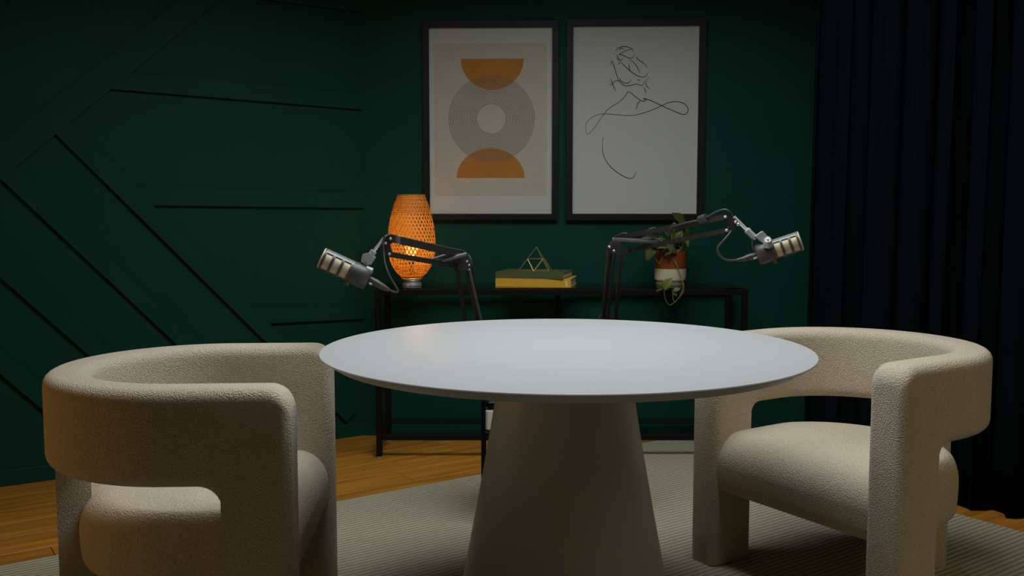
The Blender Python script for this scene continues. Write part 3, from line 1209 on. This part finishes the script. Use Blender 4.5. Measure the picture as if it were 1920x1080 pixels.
def bolt(parent, p, r=0.0055, m_='chrome'):
    c = at(*p)
    MB().tube([c + Vector((0, 0.012, 0)), c + Vector((0, -0.014, 0)), c + Vector((0, -0.016, 0))], [r, r, r * 0.6], 10).build('bolt', M[m_], parent, smooth=40)


def plate(parent, name, pts, th, m_):
    """a flat bracket: outline in 3D points, thickened along Y"""
    mb = MB()
    n = len(pts)
    vs = [p + Vector((0, -th / 2, 0)) for p in pts] + [p + Vector((0, th / 2, 0)) for p in pts]
    fs = [tuple(range(n)), tuple(range(n, 2 * n))] + [(i, (i + 1) % n, n + (i + 1) % n, n + i) for i in range(n)]
    return mb.add(vs, fs).build(name, M[m_], parent)


def barpart(parent, name, p, q, w, h, m_='arm_metal'):
    return MB().bar(at(*p), at(*q), w, h).build(name, M[m_], parent)


def spring(parent, p, q, r=0.006, turns=46):
    a, b = at(*p), at(*q)
    d = (b - a)
    t = d.normalized()
    e = t.orthogonal().normalized()
    f = t.cross(e)
    pts = []
    n = turns * 7
    for i in range(n + 1):
        an = 2 * math.pi * turns * i / n
        pts.append(a + d * (i / n) + (e * math.cos(an) + f * math.sin(an)) * r)
    MB().tube(pts, 0.0013, 4).build('spring', M['grey_metal'], parent, smooth=60)


def clamp(parent, c):
    """table clamp gripping the side table edge, with the post socket above it"""
    x, y, z = c
    mb = MB()
    mb.box((x - 0.016, y - 0.020, SZ), (x + 0.016, y + 0.035, SZ + 0.012), 0.002)
    mb.box((x - 0.016, y - 0.030, SZ - 0.075), (x + 0.016, y - 0.018, SZ + 0.012), 0.002)
    mb.box((x - 0.016, y - 0.030, SZ - 0.085), (x + 0.016, y + 0.025, SZ - 0.074), 0.002)
    mb.build('clamp', M['arm_metal'], parent)
    MB().tube([(x, y + 0.012, SZ - 0.120), (x, y + 0.012, SZ - 0.020)], 0.005, 10).build('clamp_screw', M['chrome'], parent, smooth=40)
    MB().tube([(x, y, SZ + 0.012), (x, y, z)], 0.010, 14).build('post', M['arm_metal'], parent, smooth=40)


DB, DE, DT = 3.19, 3.06, 2.70      # left arm: base, elbow, tip distances
la = empty('boom_arm', (at(893, 600, DB).x, DB, SZ), 0, 'black folding boom arm leaning out in front of the bamboo lamp', 'boom arm')


def world_parent(o):
    bpy.context.view_layer.update()
    for c in o.children:
        c.matrix_parent_inverse = o.matrix_world.inverted()


barpart(la, 'lower_bar', (873, 606, DB), (857, 502, DE), 0.011, 0.015)
barpart(la, 'lower_bar', (899, 606, DB), (873, 497, DE), 0.011, 0.019)
barpart(la, 'lower_rod', (903, 606, DB - 0.02), (880, 505, DE - 0.02), 0.005, 0.007, 'grey_metal')
plate(la, 'base_bracket', [at(866, 604, DB), at(910, 604, DB), at(906, 618, DB), at(870, 618, DB)], 0.03, 'arm_metal')
clamp(la, at(889, 612, DB))
plate(la, 'elbow_bracket', [at(846, 497, DE), at(850, 487, DE), at(868, 472, DE), at(876, 474, DE), at(884, 489, DE), at(882, 508, DE), at(871, 506, DE), at(862, 506, DE)], 0.026, 'arm_metal')
barpart(la, 'upper_bar', (868, 478, DE), (734, 447, DT), 0.014, 0.020)
barpart(la, 'upper_bar', (858, 499, DE), (730, 477, DT), 0.012, 0.014)
plate(la, 'cable_clip', [at(744, 443, DT + 0.02), at(750, 444, DT + 0.02), at(750, 457, DT + 0.02), at(744, 456, DT + 0.02)], 0.024, 'grey_metal')
spring(la, (818, 491, DE - 0.11), (873, 477, DE - 0.02))
spring(la, (806, 488, DE - 0.10), (842, 477, DE - 0.04), 0.005, 30)
plate(la, 'tip_bracket', [at(722, 447, DT), at(729, 440, DT), at(742, 441, DT), at(741, 453, DT), at(731, 458, DT), at(734, 470, DT), at(738, 480, DT), at(722, 480, DT), at(718, 462, DT)], 0.020, 'arm_metal')
for b_ in ((733, 447.5, DT), (731, 476, DT), (724, 456, DT), (876, 490, DE), (880, 497, DE)):
    bolt(la, b_, 0.0042)
MB().tube([at(720, 447, DT), at(700, 472, DT)], 0.0048, 12).build('mount_rod', M['rod'], la, smooth=40)
world_parent(la)

RB, RE_, RT = 3.19, 3.10, 2.78
ra = empty('boom_arm', (at(1142, 600, RB).x, RB, SZ), 0, 'black folding boom arm reaching past the potted plant', 'boom arm')
barpart(ra, 'lower_bar', (1130, 606, RB), (1143, 462, RE_), 0.011, 0.018)
barpart(ra, 'lower_bar', (1154, 606, RB), (1165, 474, RE_), 0.011, 0.015)
MB().tube([at(1139, 604, RB - 0.02), at(1151, 472, RE_ - 0.02)], 0.0055, 10).build('lower_rod', M['arm_metal'], ra, smooth=40)
plate(ra, 'base_bracket', [at(1122, 598, RB), at(1127, 588, RB), at(1140, 590, RB), at(1162, 604, RB), at(1160, 618, RB), at(1124, 618, RB)], 0.03, 'arm_metal')
clamp(ra, at(1141, 612, RB))
plate(ra, 'elbow_bracket', [at(1140, 466, RE_), at(1143, 457, RE_), at(1154, 447, RE_), at(1163, 446, RE_), at(1166, 470, RE_), at(1180, 465, RE_), at(1178, 476, RE_), at(1160, 477, RE_), at(1146, 473, RE_)], 0.026, 'arm_metal')
barpart(ra, 'upper_bar', (1158, 446, RE_), (1360, 407, RT), 0.013, 0.016)
barpart(ra, 'upper_bar', (1168, 471, RE_), (1362, 432, RT), 0.012, 0.013)
spring(ra, (1150, 449, RE_ - 0.025), (1238, 454, RE_ - 0.12))
spring(ra, (1184, 447, RE_ - 0.03), (1240, 450, RE_ - 0.10), 0.005, 34)
MB().tube([at(1173, 470, RE_), at(1173, 470, RE_ - 0.035)], 0.012, 16).build('tension_knob', M['arm_metal'], ra, smooth=40)
plate(ra, 'tip_bracket', [at(1357, 401, RT), at(1366, 404, RT), at(1379, 413, RT), at(1384, 421, RT), at(1377, 430, RT), at(1368, 438, RT), at(1360, 437, RT), at(1366, 424, RT), at(1363, 412, RT), at(1356, 409, RT)], 0.020, 'arm_metal')
for b_ in ((1358.5, 407, RT), (1361, 432, RT), (1377.5, 416.5, RT), (1382, 421, RT), (1142, 463, RE_), (1150.5, 470.5, RE_)):
    bolt(ra, b_, 0.0045)
MB().tube([at(1376, 407, RT), at(1402, 433, RT)], [0.0056, 0.0056], 12).build('mount_rod', M['rod'], ra, smooth=40)
world_parent(ra)


def microphone(tail, nose, Yt, Yn, flip, label, k):
    """tail/nose: pixels of the rear and front ends of the mic axis"""
    A, B = at(*tail, Yt), at(*nose, Yn)
    x = (B - A).normalized()
    yv = Vector((0, -1, 0))
    yv = (yv - x * yv.dot(x)).normalized()       # towards the viewer side
    z = x.cross(yv)
    if z.z < 0:
        z = -z
    mt = Matrix((x, yv, z)).transposed().to_4x4()
    mt.translation = A
    Lm = (B - A).length
    t = bpy.data.objects.new('microphone', None)
    COL.objects.link(t)
    t.matrix_world = mt
    tag(t, label, 'microphone', 'podcast microphones over the table')
    D = 0.030 * k
    rot = Matrix.Rotation(math.pi / 2, 4, 'Y')   # lathe z -> local x

    def lat(prof, n=36, closed=False):
        return MB().lathe(prof, n, closed=closed).xf(rot)
    hl = Lm * 0.36                               # housing length
    # rear housing: squat barrel with a chamfered back
    lat([(D * 0.55, -0.002), (D * 0.92, 0.0), (D * 1.04, 0.005), (D * 1.07, hl * 0.4), (D * 1.05, hl * 0.8), (D * 0.98, hl)]).build('housing', M['mic_body'], t, smooth=35)
    # mesh cylinder and front mesh
    lat([(D * 0.88, hl), (D * 0.88, Lm - 0.006)]).build('grille', M['mic_mesh'], t, smooth=40)
    lat([(D * 0.9, Lm - 0.008), (D * 0.98, Lm - 0.005), (D * 0.96, Lm - 0.001), (D * 0.8, Lm + 0.001), (D * 0.2, Lm + 0.0015)]).build('front_grille', M['mic_mesh'], t, smooth=40)
    gl = Lm - hl
    for i, (p_, wd_) in enumerate(((0.0, 0.09), (0.30, 0.085), (0.60, 0.085), (0.885, 0.075))):
        xa, xb = hl + gl * p_, hl + gl * (p_ + wd_)
        lat([(D * 0.86, xa), (D * 0.99, xa), (D * 1.0, (xa + xb) / 2), (D * 0.99, xb), (D * 0.86, xb)], closed=True).build('cage_ring', M['mic_body'], t, smooth=50)
    for a0, wa in ((66, 18), (178, 16), (276, 12)):
        vs, fs = [], []
        for xx in (hl, Lm - 0.007):
            for rr in (0.86, 1.0):
                for q_ in range(7):
                    a = R(a0 - wa + 2 * wa * q_ / 6)
                    vs.append((xx, D * rr * math.cos(a), D * rr * math.sin(a)))
        for q_ in range(6):
            fs += [(q_, q_ + 1, 15 + q_, 14 + q_), (7 + q_, 8 + q_, 22 + q_, 21 + q_), (q_, q_ + 1, 8 + q_, 7 + q_), (14 + q_, 15 + q_, 22 + q_, 21 + q_)]
        fs += [(0, 7, 21, 14), (6, 13, 27, 20)]
        MB().add(vs, fs).build('cage_bar', M['grey_metal'], t, smooth=50)
    # lower screw boss under the housing
    MB().tube([(hl * 0.95, 0.004, -D * 0.9), (hl * 0.95, 0.004, -D * 1.28), (hl * 0.95, 0.004, -D * 1.36)], [0.0085, 0.0085, 0.007], 16).build('screw_boss', M['mic_body'], t, smooth=40)
    return t, mt.inverted()


def lpart(t, inv, mb, name, m_, smooth=40):
    return mb.xf(inv).build(name, M[m_], t, smooth=smooth)


ML = 2.66
m1, i1 = microphone((690, 523), (602, 483), ML, ML - 0.02, 1, 'dark microphone with tan mesh windows beside the bamboo lamp', 1.04)
bl_ = [at(681, 476, ML), at(694, 474, ML), at(704, 483, ML), at(696, 496, ML), at(686, 497, ML), at(678, 489, ML)]
mb = MB()
n_ = len(bl_)
mb.add([p + Vector((0, -0.012, 0)) for p in bl_] + [p + Vector((0, 0.012, 0)) for p in bl_], [tuple(range(n_)), tuple(range(n_, 2 * n_))] + [(i, (i + 1) % n_, n_ + (i + 1) % n_, n_ + i) for i in range(n_)])
lpart(m1, i1, mb, 'swivel_block', 'swivel', None)
lpart(m1, i1, MB().tube([at(694, 480, ML), at(701, 471, ML)], 0.0095, 16), 'swivel_collar', 'swivel')
lpart(m1, i1, MB().tube([at(686.5, 488.5, ML) + Vector((0, -0.013, 0)), at(686.5, 488.5, ML) + Vector((0, -0.016, 0))], 0.0035, 12), 'swivel_bolt', 'chrome')
lpart(m1, i1, MB().bar(at(687, 495, ML), at(684, 512, ML), 0.016, 0.012), 'swivel_neck', 'mic_body', None)
lpart(m1, i1, MB().tube([at(687, 504, ML - 0.01), at(698, 509, ML - 0.012)], 0.0095, 18), 'swivel_knob', 'swivel')
lpart(m1, i1, MB().tube([at(693, 524, ML), at(699, 527, ML), at(706, 531, ML), at(720, 539, ML), at(730, 544, ML)], [0.0105, 0.0105, 0.011, 0.009, 0.005], 14), 'cable_connector', 'mic_body')
lpart(m1, i1, MB().tube([at(692, 531, ML - 0.012), at(697, 533.5, ML - 0.012)], 0.0028, 8), 'connector_latch', 'chrome')

MR = 2.76
m2, i2 = microphone((1420, 478), (1502, 451), MR, MR - 0.035, -1, 'dark microphone with tan mesh windows beside the dark curtain', 0.98)
lpart(m2, i2, MB().tube([at(1400.5, 431.5, RT), at(1402.5, 433.5, RT), at(1403, 434, MR), at(1417, 447, MR)], [0.0102, 0.0102, 0.0088, 0.0088], 16), 'swivel_collar', 'swivel')
bl_ = [at(1413, 443, MR), at(1427, 433, MR), at(1440, 447, MR), at(1441, 462, MR), at(1430, 458, MR)]
mb = MB()
n_ = len(bl_)
mb.add([p + Vector((0, -0.022, 0)) for p in bl_] + [p + Vector((0, -0.004, 0)) for p in bl_], [tuple(range(n_)), tuple(range(n_, 2 * n_))] + [(i, (i + 1) % n_, n_ + (i + 1) % n_, n_ + i) for i in range(n_)])
lpart(m2, i2, mb, 'swivel_block', 'swivel', None)
lpart(m2, i2, MB().tube([at(1440, 463, MR - 0.034), at(1439.5, 450, MR - 0.040), at(1439.5, 448.5, MR - 0.045)], [0.0125, 0.0125, 0.009], 20), 'swivel_knob', 'swivel')
lpart(m2, i2, MB().tube([at(1439.5, 448, MR - 0.0455), at(1439.5, 447, MR - 0.0465)], 0.0032, 10), 'swivel_bolt', 'chrome')
lpart(m2, i2, MB().tube(smooth_path([at(1413, 444, MR), at(1411, 456, MR), at(1414, 468, MR), at(1420, 476, MR)], 4), 0.004, 10), 'swivel_neck', 'mic_body')
lpart(m2, i2, MB().tube([at(1421, 479, MR), at(1416, 479.5, MR), at(1405, 482, MR), at(1392, 486, MR), at(1381, 488, MR)], [0.0105, 0.0105, 0.010, 0.007, 0.0045], 14), 'cable_connector', 'mic_body')
lpart(m2, i2, MB().tube([at(1413, 485.5, MR - 0.011), at(1420, 482.5, MR - 0.011)], 0.003, 8), 'connector_latch', 'chrome')

# cables
c1 = smooth_path([at(727, 542.5, ML), at(738, 547, ML), at(745.5, 547, ML), at(744.5, 541, ML), at(737, 529, ML), at(728, 512, ML), at(721.5, 492, ML + 0.01), at(719.5, 472, ML + 0.02), at(718.5, 452, DT - 0.02), at(723, 443, DT - 0.02), at(733, 440, DT), at(746, 444, DT + 0.03), at(790, 454, DT + 0.15), at(840, 465, DE - 0.06), at(874, 474, DE + 0.03), at(886, 500, DE + 0.03), at(894, 560, DB - 0.01), at(905, 612, DB), at(909, 640, DB - 0.06), at(909, 680, DB - 0.06)], 6)
tag(MB().tube(c1, 0.0030, 8).build('microphone_cable', M['rubber'], smooth=60), 'thin black cable looping from the microphone by the bamboo lamp', 'cable')
c2p = [at(1384, 487.5, MR), at(1366, 488, MR), at(1352, 481.5, MR), at(1345.6, 469, MR), at(1349, 459.5, MR), at(1360, 447.5, MR), at(1370, 434, MR + 0.01), at(1374, 422, RT + 0.02), at(1374, 408, RT + 0.01), at(1369, 399, RT), at(1359, 393, RT), at(1342, 398, RT + 0.02), at(1318, 411, RT + 0.05), at(1290, 417, RT + 0.09), at(1262, 425, RT + 0.14), at(1222, 434, RE_ - 0.10), at(1204, 444, RE_ - 0.07), at(1190, 444, RE_ - 0.05), at(1174, 438, RE_ - 0.03), at(1162, 440, RE_ - 0.01), at(1150, 452, RE_ + 0.02), at(1143, 500, RE_ + 0.03), at(1136, 560, RB + 0.0), at(1132, 612, RB), at(1130, 660, RB - 0.06)]
tag(MB().tube(smooth_path(c2p, 6), 0.0032, 8).build('microphone_cable', M['rubber'], smooth=60), 'black cable strapped along the boom arm near the plant', 'cable')
for nm, p_, q_ in (('a', (1312, 412.5, RT + 0.06), (1325, 408, RT + 0.04)), ('b', (1218, 436, RE_ - 0.11), (1228, 433, RE_ - 0.09))):
    o = MB().tube([at(*p_), at((p_[0] + q_[0]) / 2, (p_[1] + q_[1]) / 2, (p_[2] + q_[2]) / 2), at(*q_)], [0.0125, 0.0135, 0.0125], 14).build('cable_strap', M['rubber'], smooth=50)
    o.parent = ra
    bpy.context.view_layer.update()
    o.matrix_parent_inverse = ra.matrix_world.inverted()
